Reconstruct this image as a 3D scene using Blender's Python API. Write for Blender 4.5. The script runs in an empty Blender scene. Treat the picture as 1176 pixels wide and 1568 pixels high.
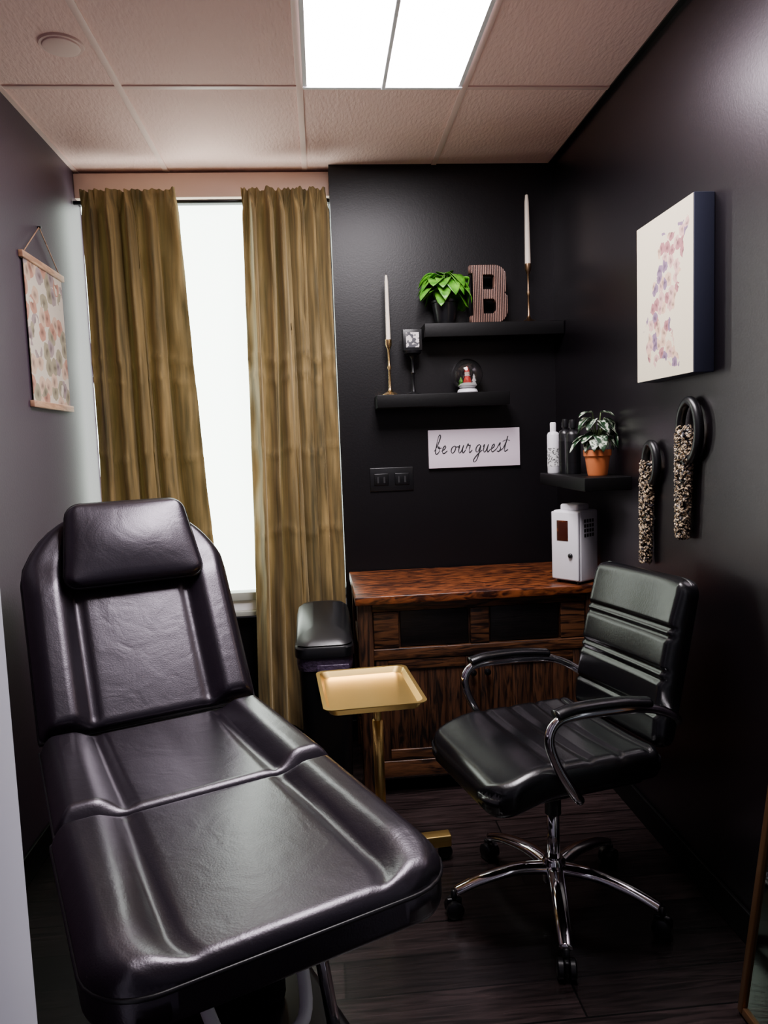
import bpy, bmesh, math, random
from mathutils import Vector, Matrix
random.seed(7)
W,H=1176,1568
f=1130.0; CH=1.45; CEIL=2.74
XL,XR,YP,YW=-1.07,1.145,3.54,3.66
COL=bpy.context.collection

# ------------------------------------------------------------ materials
def mat(name,col,rough=.5,metal=0,spec=.5,bump=None,var=None,emit=None,coat=0,trans=0,sheen=0):
    m=bpy.data.materials.new(name); m.use_nodes=True
    nt=m.node_tree; b=nt.nodes['Principled BSDF']
    b.inputs['Base Color'].default_value=(*col,1)
    b.inputs['Roughness'].default_value=rough
    b.inputs['Metallic'].default_value=metal
    b.inputs['Specular IOR Level'].default_value=spec
    b.inputs['Coat Weight'].default_value=coat
    b.inputs['Transmission Weight'].default_value=trans
    b.inputs['Sheen Weight'].default_value=sheen
    if emit:
        b.inputs['Emission Color'].default_value=(*emit[0],1); b.inputs['Emission Strength'].default_value=emit[1]
    tc=nt.nodes.new('ShaderNodeTexCoord')
    if bump:
        sc,st,dist=bump
        n=nt.nodes.new('ShaderNodeTexNoise'); n.inputs['Scale'].default_value=sc; n.inputs['Detail'].default_value=4
        bp=nt.nodes.new('ShaderNodeBump'); bp.inputs['Strength'].default_value=st; bp.inputs['Distance'].default_value=dist
        nt.links.new(tc.outputs['Object'],n.inputs['Vector']); nt.links.new(n.outputs[0],bp.inputs['Height'])
        nt.links.new(bp.outputs[0],b.inputs['Normal'])
    if var:
        sc,c2,lo,hi=var
        n=nt.nodes.new('ShaderNodeTexNoise'); n.inputs['Scale'].default_value=sc; n.inputs['Detail'].default_value=5
        r=nt.nodes.new('ShaderNodeValToRGB')
        r.color_ramp.elements[0].position=lo; r.color_ramp.elements[0].color=(*col,1)
        r.color_ramp.elements[1].position=hi; r.color_ramp.elements[1].color=(*c2,1)
        nt.links.new(tc.outputs['Object'],n.inputs['Vector']); nt.links.new(n.outputs[0],r.inputs[0])
        nt.links.new(r.outputs[0],b.inputs['Base Color'])
    return m
def nodes(m): return m.node_tree, m.node_tree.nodes, m.node_tree.links, m.node_tree.nodes['Principled BSDF']

M={}
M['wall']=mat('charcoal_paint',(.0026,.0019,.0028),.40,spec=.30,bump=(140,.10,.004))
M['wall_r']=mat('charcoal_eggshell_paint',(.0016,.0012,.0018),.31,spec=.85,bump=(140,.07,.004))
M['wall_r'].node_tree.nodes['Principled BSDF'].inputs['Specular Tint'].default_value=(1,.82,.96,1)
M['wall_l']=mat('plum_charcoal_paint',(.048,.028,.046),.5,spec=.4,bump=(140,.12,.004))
M['ceil']=mat('ceiling_tile',(.87,.57,.53),.9,spec=.2)
nt,N,L,b=nodes(M['ceil'])
tc=[n for n in N if n.type=='TEX_COORD'][0]
mp=N.new('ShaderNodeMapping'); mp.inputs['Scale'].default_value=(55,18,55); mp.inputs['Rotation'].default_value=(0,0,.5)
no=N.new('ShaderNodeTexNoise'); no.inputs['Scale'].default_value=1.6; no.inputs['Detail'].default_value=5
bp=N.new('ShaderNodeBump'); bp.inputs['Strength'].default_value=.6; bp.inputs['Distance'].default_value=.007
L.new(tc.outputs['Object'],mp.inputs[0]); L.new(mp.outputs[0],no.inputs['Vector']); L.new(no.outputs[0],bp.inputs['Height']); L.new(bp.outputs[0],b.inputs['Normal'])
M['grid']=mat('ceiling_grid_metal',(.80,.54,.50),.5)
M['header']=mat('window_header_paint',(.66,.47,.39),.6)
M['trimw']=mat('door_trim_white',(.74,.75,.86),.45)
M['floor']=mat('dark_wood_floor',(.02,.015,.013),.26,spec=.5)
nt,N,L,b=nodes(M['floor'])
tc=[n for n in N if n.type=='TEX_COORD'][0]
br=N.new('ShaderNodeTexBrick'); br.inputs['Scale'].default_value=1; br.inputs['Brick Width'].default_value=1.2; br.inputs['Row Height'].default_value=.14
br.inputs['Mortar Size'].default_value=.003; br.inputs['Color1'].default_value=(.020,.013,.013,1); br.inputs['Color2'].default_value=(.007,.005,.005,1); br.inputs['Mortar'].default_value=(.001,.001,.001,1)
mp=N.new('ShaderNodeMapping'); mp.inputs['Scale'].default_value=(3,40,1)
no=N.new('ShaderNodeTexNoise'); no.inputs['Scale'].default_value=1.5; no.inputs['Detail'].default_value=7; no.inputs['Distortion'].default_value=1.2
mx=N.new('ShaderNodeMixRGB'); mx.blend_type='MULTIPLY'; mx.inputs[0].default_value=.85
rp=N.new('ShaderNodeValToRGB'); rp.color_ramp.elements[0].position=.35; rp.color_ramp.elements[0].color=(.2,.2,.2,1); rp.color_ramp.elements[1].position=.7; rp.color_ramp.elements[1].color=(1.9,1.8,1.8,1)
L.new(tc.outputs['Object'],br.inputs['Vector']); L.new(tc.outputs['Object'],mp.inputs[0]); L.new(mp.outputs[0],no.inputs['Vector']); L.new(no.outputs[0],rp.inputs[0])
L.new(br.outputs['Color'],mx.inputs[1]); L.new(rp.outputs[0],mx.inputs[2]); L.new(mx.outputs[0],b.inputs['Base Color'])
bp=N.new('ShaderNodeBump'); bp.inputs['Strength'].default_value=.35; bp.inputs['Distance'].default_value=.002
L.new(no.outputs[0],bp.inputs['Height']); L.new(bp.outputs[0],b.inputs['Normal'])

M['leather']=mat('black_vinyl',(.0060,.0042,.0072),.31,spec=.8,bump=(260,.15,.002))
nt,N,L,b=nodes(M['leather'])
b.inputs['Specular Tint'].default_value=(.96,.87,1,1)
tc=[n for n in N if n.type=='TEX_COORD'][0]; bp0=[n for n in N if n.type=='BUMP'][0]
no=N.new('ShaderNodeTexNoise'); no.inputs['Scale'].default_value=9; no.inputs['Detail'].default_value=3; no.inputs['Distortion'].default_value=1.0
bp=N.new('ShaderNodeBump'); bp.inputs['Strength'].default_value=.12; bp.inputs['Distance'].default_value=.012
L.new(tc.outputs['Object'],no.inputs['Vector']); L.new(no.outputs[0],bp.inputs['Height']); L.new(bp.outputs[0],bp0.inputs['Normal'])
M['chairleather']=mat('black_faux_leather',(.003,.003,.004),.25,spec=.6,bump=(220,.12,.002))
M['piping']=mat('black_piping',(.006,.005,.007),.35)
M['blackplastic']=mat('black_plastic',(.004,.004,.005),.32)
M['blackmetal']=mat('black_metal',(.004,.004,.005),.35,metal=.3)
M['blackwood']=mat('black_shelf_wood',(.0010,.0009,.0011),.5,spec=.2,bump=(60,.2,.002))
M['chrome']=mat('chrome',(.88,.86,.90),.08,metal=1)
M['brass']=mat('brushed_brass',(.80,.54,.24),.25,metal=1)
M['olddbrass']=mat('antique_brass',(.28,.17,.09),.3,metal=1)
M['gold']=mat('gold_metal',(1.0,.68,.22),.34,metal=1)
M['candle']=mat('candle_wax',(.90,.78,.64),.5)
M['white']=mat('white_plastic',(.84,.82,.87),.35)
M['lens']=mat('light_lens',(.9,.9,.9),.5,emit=((1.0,.93,.97),46))
M['win']=mat('window_glass_daylight',(.8,.9,.85),.3,emit=((.88,1.0,.90),8.0))
M['winframe']=mat('window_frame',(.35,.36,.33),.5)
M['cork']=mat('terracotta',(.62,.16,.04),.7,bump=(80,.2,.002))
M['leaf']=mat('leaf_green',(.03,.20,.01),.35,var=(30,(.18,.55,.03),.35,.7))
M['leafv']=mat('leaf_variegated',(.012,.04,.015),.4,var=(55,(.55,.62,.48),.51,.56))
M['stem']=mat('stem',(.10,.16,.04),.6)
M['purplebag']=mat('bin_liner',(.06,.04,.075),.3,bump=(60,.6,.01))

def woodmat(name,c1,c2,sc,rough=.4):
    m=mat(name,c1,rough); nt,N,L,b=nodes(m)
    tc=[n for n in N if n.type=='TEX_COORD'][0]
    mp=N.new('ShaderNodeMapping'); mp.inputs['Scale'].default_value=sc
    no=N.new('ShaderNodeTexNoise'); no.inputs['Scale'].default_value=2; no.inputs['Detail'].default_value=8; no.inputs['Distortion'].default_value=1.5
    r=N.new('ShaderNodeValToRGB'); r.color_ramp.elements[0].position=.38; r.color_ramp.elements[0].color=(*c1,1); r.color_ramp.elements[1].position=.62; r.color_ramp.elements[1].color=(*c2,1)
    L.new(tc.outputs['Object'],mp.inputs[0]); L.new(mp.outputs[0],no.inputs['Vector']); L.new(no.outputs[0],r.inputs[0]); L.new(r.outputs[0],b.inputs['Base Color'])
    bp=N.new('ShaderNodeBump'); bp.inputs['Strength'].default_value=.35; bp.inputs['Distance'].default_value=.002
    L.new(no.outputs[0],bp.inputs['Height']); L.new(bp.outputs[0],b.inputs['Normal'])
    return m
M['desktop']=woodmat('redwood_top',(.018,.004,.002),(.21,.055,.014),(5,17,17),.34)
M['deskv']=woodmat('walnut_vertical',(.006,.0025,.0015),(.075,.028,.011),(26,26,3),.42)
M['deskh']=woodmat('walnut_horizontal',(.008,.003,.002),(.12,.045,.016),(3,26,26),.42)
M['deskd']=woodmat('drawer_dark',(.0015,.001,.001),(.005,.003,.003),(3,26,60),.4)
M['railwood']=woodmat('rail_wood',(.35,.17,.10),(.60,.34,.20),(3,3,20),.5)

# curtain
M['curtain']=mat('olive_gold_velvet',(.20,.135,.045),.8,sheen=.35,bump=(400,.2,.001))
nt,N,L,b=nodes(M['curtain'])
tc=[n for n in N if n.type=='TEX_COORD'][0]
mp=N.new('ShaderNodeMapping'); mp.inputs['Scale'].default_value=(38,38,2.2)
no=N.new('ShaderNodeTexNoise'); no.inputs['Scale'].default_value=1; no.inputs['Detail'].default_value=5
r=N.new('ShaderNodeValToRGB'); r.color_ramp.elements[0].position=.32; r.color_ramp.elements[0].color=(.036,.027,.008,1); r.color_ramp.elements[1].position=.72; r.color_ramp.elements[1].color=(.30,.198,.068,1)  # stretched noise: shade of the folds and their highlights put into the velvet colour
L.new(tc.outputs['Object'],mp.inputs[0]); L.new(mp.outputs[0],no.inputs['Vector']); L.new(no.outputs[0],r.inputs[0]); L.new(r.outputs[0],b.inputs['Base Color'])
b.inputs['Sheen Tint'].default_value=(.85,.65,.35,1)
tr=N.new('ShaderNodeBsdfTranslucent'); tr.inputs[0].default_value=(.22,.14,.045,1)
ms=N.new('ShaderNodeMixShader'); ms.inputs[0].default_value=.04
out=[n for n in N if n.type=='OUTPUT_MATERIAL'][0]
L.new(b.outputs[0],ms.inputs[1]); L.new(tr.outputs[0],ms.inputs[2]); L.new(ms.outputs[0],out.inputs[0])

def artmat(name,bg,cols,sc,mode):
    m=mat(name,bg,.7); nt,N,L,b=nodes(m)
    tc=[n for n in N if n.type=='TEX_COORD'][0]
    mp=N.new('ShaderNodeMapping'); mp.inputs['Scale'].default_value=(0.01,1,1.35)
    L.new(tc.outputs['Generated'],mp.inputs[0])
    nz=N.new('ShaderNodeTexNoise'); nz.inputs['Scale'].default_value=sc*1.6; nz.inputs['Detail'].default_value=2
    L.new(mp.outputs[0],nz.inputs['Vector'])
    mixv=N.new('ShaderNodeMixRGB'); mixv.blend_type='ADD'; mixv.inputs[0].default_value=.07
    L.new(mp.outputs[0],mixv.inputs[1]); L.new(nz.outputs['Color'],mixv.inputs[2])
    vo=N.new('ShaderNodeTexVoronoi'); vo.voronoi_dimensions='2D'; vo.inputs['Scale'].default_value=sc
    sx=N.new('ShaderNodeSeparateXYZ'); cx_=N.new('ShaderNodeCombineXYZ')
    L.new(mixv.outputs[0],sx.inputs[0]); L.new(sx.outputs[1],cx_.inputs[0]); L.new(sx.outputs[2],cx_.inputs[1]); L.new(cx_.outputs[0],vo.inputs['Vector'])
    r=N.new('ShaderNodeValToRGB'); r.color_ramp.interpolation='CONSTANT'
    el=r.color_ramp.elements
    el[0].position=0; el[0].color=(*cols[0],1); el[1].position=.25; el[1].color=(*cols[1],1)
    for i,c in enumerate(cols[2:]):
        e=el.new(.25+.2*(i+1)); e.color=(*c,1)
    sepc=N.new('ShaderNodeSeparateColor'); L.new(vo.outputs['Color'],sepc.inputs[0]); L.new(sepc.outputs[0],r.inputs[0])
    no=N.new('ShaderNodeTexNoise'); no.inputs['Scale'].default_value=sc*.45; no.inputs['Detail'].default_value=3
    L.new(mp.outputs[0],no.inputs['Vector'])
    sep=N.new('ShaderNodeSeparateXYZ'); L.new(tc.outputs['Generated'],sep.inputs[0])
    def math_(op,a,bv):
        n=N.new('ShaderNodeMath'); n.operation=op
        for i,v in enumerate((a,bv)):
            if v is None: continue
            if isinstance(v,(int,float)): n.inputs[i].default_value=v
            else: L.new(v,n.inputs[i])
        return n.outputs[0]
    petal=math_('LESS_THAN',vo.outputs['Distance'],.55)
    if mode=='bunch':
        z=sep.outputs[2]; y=sep.outputs[1]
        wv=math_('SINE',math_('MULTIPLY',z,5.5),None)
        cx=math_('ADD',.45,math_('MULTIPLY',wv,.13))
        dd=math_('ABSOLUTE',math_('SUBTRACT',y,cx),None)
        dz=math_('ABSOLUTE',math_('SUBTRACT',z,.47),None)
        e1=math_('SUBTRACT',.21,dd); e2=math_('SUBTRACT',.38,dz)
        ins=math_('MINIMUM',e1,e2)
        msk=math_('GREATER_THAN',math_('ADD',ins,math_('MULTIPLY',math_('SUBTRACT',no.outputs[0],.46),.4)),0)
        msk=math_('MULTIPLY',msk,petal)
    else:
        msk=math_('MULTIPLY',math_('GREATER_THAN',no.outputs[0],.38),petal)
    sh=N.new('ShaderNodeMixRGB'); sh.blend_type='MULTIPLY'; sh.inputs[0].default_value=.8
    rr=N.new('ShaderNodeValToRGB'); rr.color_ramp.elements[0].color=(.12,.08,.12,1); rr.color_ramp.elements[1].position=.32; rr.color_ramp.elements[1].color=(1,1,1,1)
    L.new(vo.outputs['Distance'],rr.inputs[0]); L.new(r.outputs[0],sh.inputs[1]); L.new(rr.outputs[0],sh.inputs[2])
    mx=N.new('ShaderNodeMixRGB'); mx.inputs[1].default_value=(*bg,1)
    L.new(msk,mx.inputs[0]); L.new(sh.outputs[0],mx.inputs[2]); L.new(mx.outputs[0],b.inputs['Base Color'])
    return m
M['art_r']=artmat('floral_canvas',(.74,.65,.47),[(.40,.16,.17),(.64,.38,.33),(.24,.15,.24),(.68,.44,.31)],11,'bunch')
M['art_l']=artmat('floral_scroll_print',(.64,.55,.46),[(.48,.23,.16),(.34,.25,.25),(.60,.40,.29),(.32,.27,.18)],6,'all')
M['canvas_side']=mat('canvas_side',(.022,.026,.055),.7)
M['paper']=mat('sign_white',(.82,.70,.80),.55)
M['ink']=mat('ink_black',(.01,.01,.012),.6)

# ------------------------------------------------------------ mesh helpers
def obj(name,vs,fs,m,smooth=False):
    me=bpy.data.meshes.new(name); me.from_pydata([tuple(v) for v in vs],[],fs); me.update()
    bm=bmesh.new(); bm.from_mesh(me); bmesh.ops.recalc_face_normals(bm,faces=bm.faces); bm.to_mesh(me); bm.free()
    o=bpy.data.objects.new(name,me); COL.objects.link(o); me.materials.append(m)
    if smooth:
        for p in me.polygons: p.use_smooth=True
    return o
def box(name,x0,x1,y0,y1,z0,z1,m,bev=0,mtx=None):
    bm=bmesh.new()
    vs=[bm.verts.new((x,y,z)) for x in (x0,x1) for y in (y0,y1) for z in (z0,z1)]
    for q in ((0,1,3,2),(4,6,7,5),(0,4,5,1),(2,3,7,6),(0,2,6,4),(1,5,7,3)): bm.faces.new([vs[i] for i in q])
    bmesh.ops.recalc_face_normals(bm,faces=bm.faces)
    if bev: bmesh.ops.bevel(bm,geom=bm.edges[:],offset=bev,segments=3,affect='EDGES',profile=.5)
    if mtx is not None: bmesh.ops.transform(bm,matrix=mtx,verts=bm.verts)
    me=bpy.data.meshes.new(name); bm.to_mesh(me); bm.free(); me.materials.append(m)
    if bev:
        for p in me.polygons: p.use_smooth=True
        try: me.set_sharp_from_angle(angle=math.radians(50))
        except Exception: pass
    o=bpy.data.objects.new(name,me); COL.objects.link(o); return o
def lathe(name,prof,m,loc=(0,0,0),seg=40,mtx=None):
    vs=[];fs=[]
    for r,z in prof:
        for i in range(seg):
            a=2*math.pi*i/seg; vs.append(Vector((r*math.cos(a),r*math.sin(a),z)))
    n=len(prof)
    for j in range(n-1):
        for i in range(seg):
            k=(i+1)%seg; fs.append((j*seg+i,j*seg+k,(j+1)*seg+k,(j+1)*seg+i))
    if prof[0][0]>1e-5: fs.append(tuple(reversed(range(seg))))
    if prof[-1][0]>1e-5: fs.append(tuple((n-1)*seg+i for i in range(seg)))
    T=Matrix.Translation(loc)
    if mtx is not None: T=mtx
    vs=[T@v for v in vs]
    o=obj(name,vs,fs,m,True)
    try: o.data.set_sharp_from_angle(angle=math.radians(45))
    except Exception: pass
    return o
def catmull(pts,n=8,closed=False):
    P=[Vector(p) for p in pts]; out=[]
    m=len(P); rng=range(m if closed else m-1)
    for i in rng:
        if closed: a,b_,c,d=P[(i-1)%m],P[i],P[(i+1)%m],P[(i+2)%m]
        else: a=P[max(i-1,0)]; b_=P[i]; c=P[i+1]; d=P[min(i+2,m-1)]
        for k in range(n):
            t=k/n
            out.append(.5*((2*b_)+(c-a)*t+(2*a-5*b_+4*c-d)*t*t+(3*b_-a-3*c+d)*t**3))
    if not closed: out.append(P[-1])
    return out
def tube(name,pts,r,m,seg=12,smooth=8,closed=False,sx=1,sy=1,upv=(0,0,1)):
    P=catmull(pts,smooth,closed) if smooth else [Vector(p) for p in pts]
    vs=[];fs=[];n=len(P); prev=None
    for i in range(n):
        t=(P[(i+1)%n]-P[i-1]) if closed else (P[min(i+1,n-1)]-P[max(i-1,0)])
        if t.length<1e-9: t=Vector((0,0,1))
        t.normalize()
        if prev is None:
            u=Vector(upv)
            if abs(u.dot(t))>.95: u=Vector((1,0,0)) if abs(t.x)<.9 else Vector((0,1,0))
        else: u=prev
        u=(u-u.dot(t)*t).normalized(); prev=u; w=t.cross(u)
        rr=r(i/(n-1)) if callable(r) else r
        for k in range(seg):
            a=2*math.pi*k/seg; vs.append(P[i]+rr*(u*math.cos(a)*sx+w*math.sin(a)*sy))
    for i in range(n if closed else n-1):
        j=(i+1)%n
        for k in range(seg):
            l=(k+1)%seg; fs.append((i*seg+k,i*seg+l,j*seg+l,j*seg+k))
    if not closed: fs.append(tuple(reversed(range(seg)))); fs.append(tuple((n-1)*seg+k for k in range(seg)))
    return obj(name,vs,fs,m,True)
def group(name,parts,loc):
    e=bpy.data.objects.new(name,None); COL.objects.link(e); e.location=loc; e.empty_display_size=.05
    inv=Matrix.Translation(loc).inverted()
    for p in parts:
        p.parent=e; p.matrix_parent_inverse=inv
    return e
def join(name,parts):
    bm=bmesh.new(); mats=[]
    for p in parts:
        me=p.data
        idx=[]
        for mm in me.materials:
            if mm not in mats: mats.append(mm)
            idx.append(mats.index(mm))
        base=len(bm.faces)
        bm.from_mesh(me); bm.faces.ensure_lookup_table()
        for fc in bm.faces[base:]: fc.material_index=idx[fc.material_index] if idx else 0
    me=bpy.data.meshes.new(name); bm.to_mesh(me); bm.free()
    for mm in mats: me.materials.append(mm)
    for p in parts: bpy.data.objects.remove(p,do_unlink=True)
    o=bpy.data.objects.new(name,me); COL.objects.link(o)
    return o

# ------------------------------------------------------------ room shell
box('floor',XL-.1,XR+.1,-.7,3.80,-.06,0,M['floor'])
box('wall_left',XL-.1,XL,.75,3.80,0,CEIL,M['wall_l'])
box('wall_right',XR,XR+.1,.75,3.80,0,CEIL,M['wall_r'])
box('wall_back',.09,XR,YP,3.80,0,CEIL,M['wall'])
o=[box('below_window',XL,.09,3.63,3.80,0,.62,M['wall']),
   box('above_window',XL,.09,3.63,3.80,2.60,CEIL,M['wall'])]
join('wall_back.001',o)
box('trim_1',XL,.09,3.585,3.63,2.615,2.725,M['header'],.003)
join('wall_front',[box('a',XL,-.45,.76,.87,0,CEIL,M['wall_l']),box('b',.64,XR,.76,.87,0,CEIL,M['wall']),box('c',-.45,.64,.76,.87,2.14,CEIL,M['wall'])])
join('trim_3',[box('a',-.45,-.380,.745,.885,0,2.08,M['trimw'],.003),box('b',.57,.64,.745,.885,0,2.08,M['trimw'],.003),box('c',-.45,.64,.745,.885,2.08,2.14,M['trimw'],.003)])
box('baseboard_right',XR-.012,XR,.87,YP,0,.10,M['blackwood'],.003)
box('baseboard_left',XL,XL+.012,.87,3.63,0,.10,M['blackwood'],.003)
box('baseboard_back',.09,XR-.012,YP-.012,YP,0,.10,M['blackwood'],.003)

gx=[-.655,-.02,.58]; gy=[1.58,2.80]; FX0,FX1,FY0,FY1=-.02,.58,1.58,2.80
parts=[]
xs=[XL-.1]+gx+[XR+.1]; ys=[-.7,.36]+gy+[3.80]
for i in range(len(xs)-1):
    for j in range(len(ys)-1):
        if abs(xs[i]-FX0)<1e-6 and abs(ys[j]-FY0)<1e-6: continue
        parts.append(box('t',xs[i]+.008,xs[i+1]-.008,ys[j]+.008,ys[j+1]-.008,CEIL,CEIL+.02,M['ceil']))
parts.append(box('t',XL-.1,XR+.1,-.7,3.8,CEIL+.09,CEIL+.11,M['ceil']))
join('ceiling',parts)
parts=[]
for x in gx: parts.append(box('g',x-.012,x+.012,-.7,YW,CEIL-.005,CEIL+.012,M['grid'],.001))
for y in [.36]+gy: parts.append(box('g',XL,XR,y-.012,y+.012,CEIL-.004,CEIL+.012,M['grid'],.001))
parts.append(box('g',XL,XL+.02,.87,YW,CEIL-.006,CEIL+.012,M['grid']))
parts.append(box('g',XR-.02,XR,.87,YP,CEIL-.006,CEIL+.0121,M['blackmetal']))
join('trim_2',parts)

# light fixture (troffer)
P=[]
P.append(join('frame',[box('a',FX0+.012,FX0+.026,FY0+.012,FY1-.012,CEIL-.010,CEIL+.08,M['white']),box('b',FX1-.026,FX1-.012,FY0+.012,FY1-.012,CEIL-.010,CEIL+.08,M['white']),
  box('c',FX0+.012,FX1-.012,FY0+.012,FY0+.026,CEIL-.014,CEIL+.08,M['white']),box('d',FX0+.012,FX1-.012,FY1-.026,FY1-.012,CEIL-.014,CEIL+.08,M['white'])]))
P.append(box('spine',.273,.287,FY0+.02,FY1-.02,CEIL-.020,CEIL+.03,M['white'],.002))
for k,(a,b_) in enumerate(((FX0+.026,.274),(.286,FX1-.026))):
    vs=[];fs=[];n=16
    for i in range(n+1):
        t=i/n; x=a+(b_-a)*t; z=CEIL-.004-.008*math.sin(math.pi*t)
        vs+= [(x,FY0+.026,z),(x,FY1-.026,z)]
    for i in range(n): fs.append((2*i,2*i+2,2*i+3,2*i+1))
    P.append(obj('lens_%d'%(k+1),vs,fs,M['lens'],True))
group('ceiling_light_panel',P,((FX0+FX1)/2,(FY0+FY1)/2,CEIL))
lathe('ceiling_speaker',[(0.0,-.012),(.05,-.012),(.056,-.010),(.058,-.006),(.066,-.006),(.070,0.0)],M['grid'],(-.76,2.525,CEIL))

# ------------------------------------------------------------ window
box('window_1',XL+.005,.085,3.655,3.665,.75,2.60,M['win'])
fp=[box('a',XL,.09,3.585,3.66,.715,.755,M['winframe'],.003),box('b',XL,.09,3.57,3.66,.64,.665,M['winframe'],.003),box('c',XL,.09,3.60,3.66,.662,.72,M['white'],.002)]
join('windowsill',fp)
tube('curtain_rod',[(XL+.004,3.552,2.585),(.085,3.552,2.585)],.009,M['blackmetal'],smooth=0)

def curtain(name,tl,tr,bl,br_,z0,z1,nf,seed,yc=3.484,amp=.050):
    rnd=random.Random(seed)
    wts=[rnd.uniform(.5,1.5) for _ in range(nf)]; s=sum(wts); br=[0]
    for w in wts: br.append(br[-1]+w/s)
    am=[rnd.uniform(.5,1.25) for _ in range(nf+1)]; dr=[rnd.uniform(-.4,.4) for _ in range(nf+1)]
    sp=[rnd.uniform(.2,.6) for _ in range(nf)]
    NX,NZ=nf*24,130; vs=[];fs=[]
    for j in range(NZ+1):
        tz=j/NZ; z=z1+(z0-z1)*tz
        a=tl+(bl-tl)*tz; b_=tr+(br_-tr)*tz
        for i in range(NX+1):
            u=i/NX
            k=0
            while k<nf-1 and u>br[k+1]: k+=1
            fr=(u-br[k])/(br[k+1]-br[k]); q=k+fr
            A=am[k]*(1-fr)+am[k+1]*fr; D=dr[k]*(1-fr)+dr[k+1]*fr
            head=min(1,tz/.05); head=head*head*(3-2*head)
            ph=2*math.pi*(q+D*math.sin(2.2*tz+k))
            w=math.sin(ph)+.30*math.sin(2*ph+.7+k)
            w+=.6*math.sin(2*ph+1.2)*max(0,1-tz/sp[k])
            yy=yc+amp*A*w*(.28+.72*head)
            yy+=.0060*math.sin(26*tz+7*u+seed)*math.sin(5*q+3*tz)+.0040*math.sin(57*tz+3*q)*math.sin(11*q)
            for c0,cw in ((.30,.006),(.335,.005),(.47,.006),(.62,.006)):
                yy-=.007*math.exp(-((tz-c0-.008*math.sin(q*2.3+c0*9))/cw)**2)
            if tz<.05: yy+=.010*math.sin(2*math.pi*q*3.1+seed)*(1-tz/.05)
            yy=min(yy,3.536)
            xx=a+(b_-a)*u+.014*math.cos(ph+1)*head+.014*math.sin(4*tz+k)*tz
            zz=z+(.006*math.sin(2*math.pi*q*1.0+1)*max(0,1-j/2))
            vs.append((min(max(xx,XL+.012),.083),yy,zz))
    for j in range(NZ):
        for i in range(NX):
            p=j*(NX+1)+i; fs.append((p,p+1,p+NX+2,p+NX+1))
    return obj(name,vs,fs,M['curtain'],True)
curtain('curtain',-1.02,-.60,-1.04,-.49,.10,2.618,5,3)
curtain('curtain',-.31,.07,-.34,.075,.10,2.618,6,11)

# ------------------------------------------------------------ treatment chair
d=Vector((.414,-.910,0)).normalized(); rr_=Vector((-d.y,d.x,0))
BZ=.65; J1=Vector((-.53,2.21,BZ))
def frame(origin,side,along,upv):
    m=Matrix((side,along,upv)).transposed().to_4x4(); m.translation=origin; return m
def cushion(name,Ln,hw,hfun,thick,r,mtx,m,rb=None,K=56,NS=56,pipe=True):
    rb=rb or r*.6
    ss=[Ln*(.5-.5*math.cos(math.pi*i/NS)) for i in range(NS+1)]
    vv=[-math.cos(math.pi*i/K) for i in range(K+1)]
    top=[];bot=[]
    for s in ss:
        ds=min(s,Ln-s); w=hw(s)
        for v in vv:
            dsd=(1-abs(v))*w
            def drop(R):
                a=max(0,R-dsd); b_=max(0,R-ds); q=min(R,math.hypot(a,b_)); return R-math.sqrt(max(0,R*R-q*q))
            e=min(1,min(dsd,ds)/(r*1.5)); e=e*e*(3-2*e)
            top.append(Vector((v*w,s,hfun(s,v)*e-drop(r))))
            bot.append(Vector((v*w,s,-thick+drop(rb))))
    n=K+1; vs=[mtx@p for p in top]+[mtx@p for p in bot]; off=len(top); fs=[]
    for j in range(NS):
        for i in range(K):
            p=j*n+i; fs.append((p,p+1,p+n+1,p+n)); fs.append((off+p,off+p+n,off+p+n+1,off+p+1))
    per=[i for i in range(n)]+[j*n+K for j in range(1,NS+1)]+[NS*n+i for i in range(K-1,-1,-1)]+[j*n for j in range(NS-1,0,-1)]
    for a in range(len(per)):
        p,q=per[a],per[(a+1)%len(per)]; fs.append((p,q,off+q,off+p))
    o=obj(name,vs,fs,m,True)
    if pipe:
        pts=[mtx@(top[k]+Vector((0,0,-.003))) for k in per[::3]]
        pp=tube(name+'_piping',pts,.0048,M['piping'],seg=6,smooth=0,closed=True)
        return [o,pp]
    return [o]
def sm(a,b_,x):
    t=max(0,min(1,(x-a)/(b_-a))); return t*t*(3-2*t)
def bol(hgt,crease,v0,v1):
    def h(s,v):
        a=abs(v); return hgt*sm(v0,v1,a)-crease*math.exp(-((a-v0)/.035)**2)
    return h
HW=.325
parts=[]
Ls,Ll,Lb=.535,.578,.72
mseat=frame(J1,-rr_,d,Vector((0,0,1)))
mseat.translation=J1+d*.004
bseat=bol(.028,.014,.54,.74)
parts+=cushion('seat_cushion',Ls,lambda s:HW+.010*s/Ls,lambda s,v:bseat(s,v)-.012*math.sin(math.pi*s/Ls)*(1-abs(v)),.09,.026,mseat,M['leather'])
mleg=mseat.copy(); mleg.translation=J1+d*(Ls+.008)-rr_*.008
def hwl(s):
    w=HW+.012; R=.11; e=Ll-s
    if e<R: w-=R-math.sqrt(max(0,R*R-(R-e)**2))
    if s<.02: w-=.02-math.sqrt(max(0,.0004-(.02-s)**2))
    return max(w,.01)
def hleg(s,v):
    fade=1-.6*sm(.72,1.0,s/Ll)
    v0=.54+.06*s/Ll; a=abs(v)
    return (.026*sm(v0,v0+.20,a)-.014*math.exp(-((a-v0)/.035)**2))*fade+.006*math.sin(math.pi*s/Ll)*(1-a)
parts+=cushion('leg_cushion',Ll,hwl,hleg,.095,.028,mleg,M['leather'],NS=72)
th=math.radians(57)
bd=(-d)*math.cos(th)+Vector((0,0,1))*math.sin(th); bn=d*math.sin(th)+Vector((0,0,1))*math.cos(th)
mback=frame(J1-d*.012,rr_,bd,bn)
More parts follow.
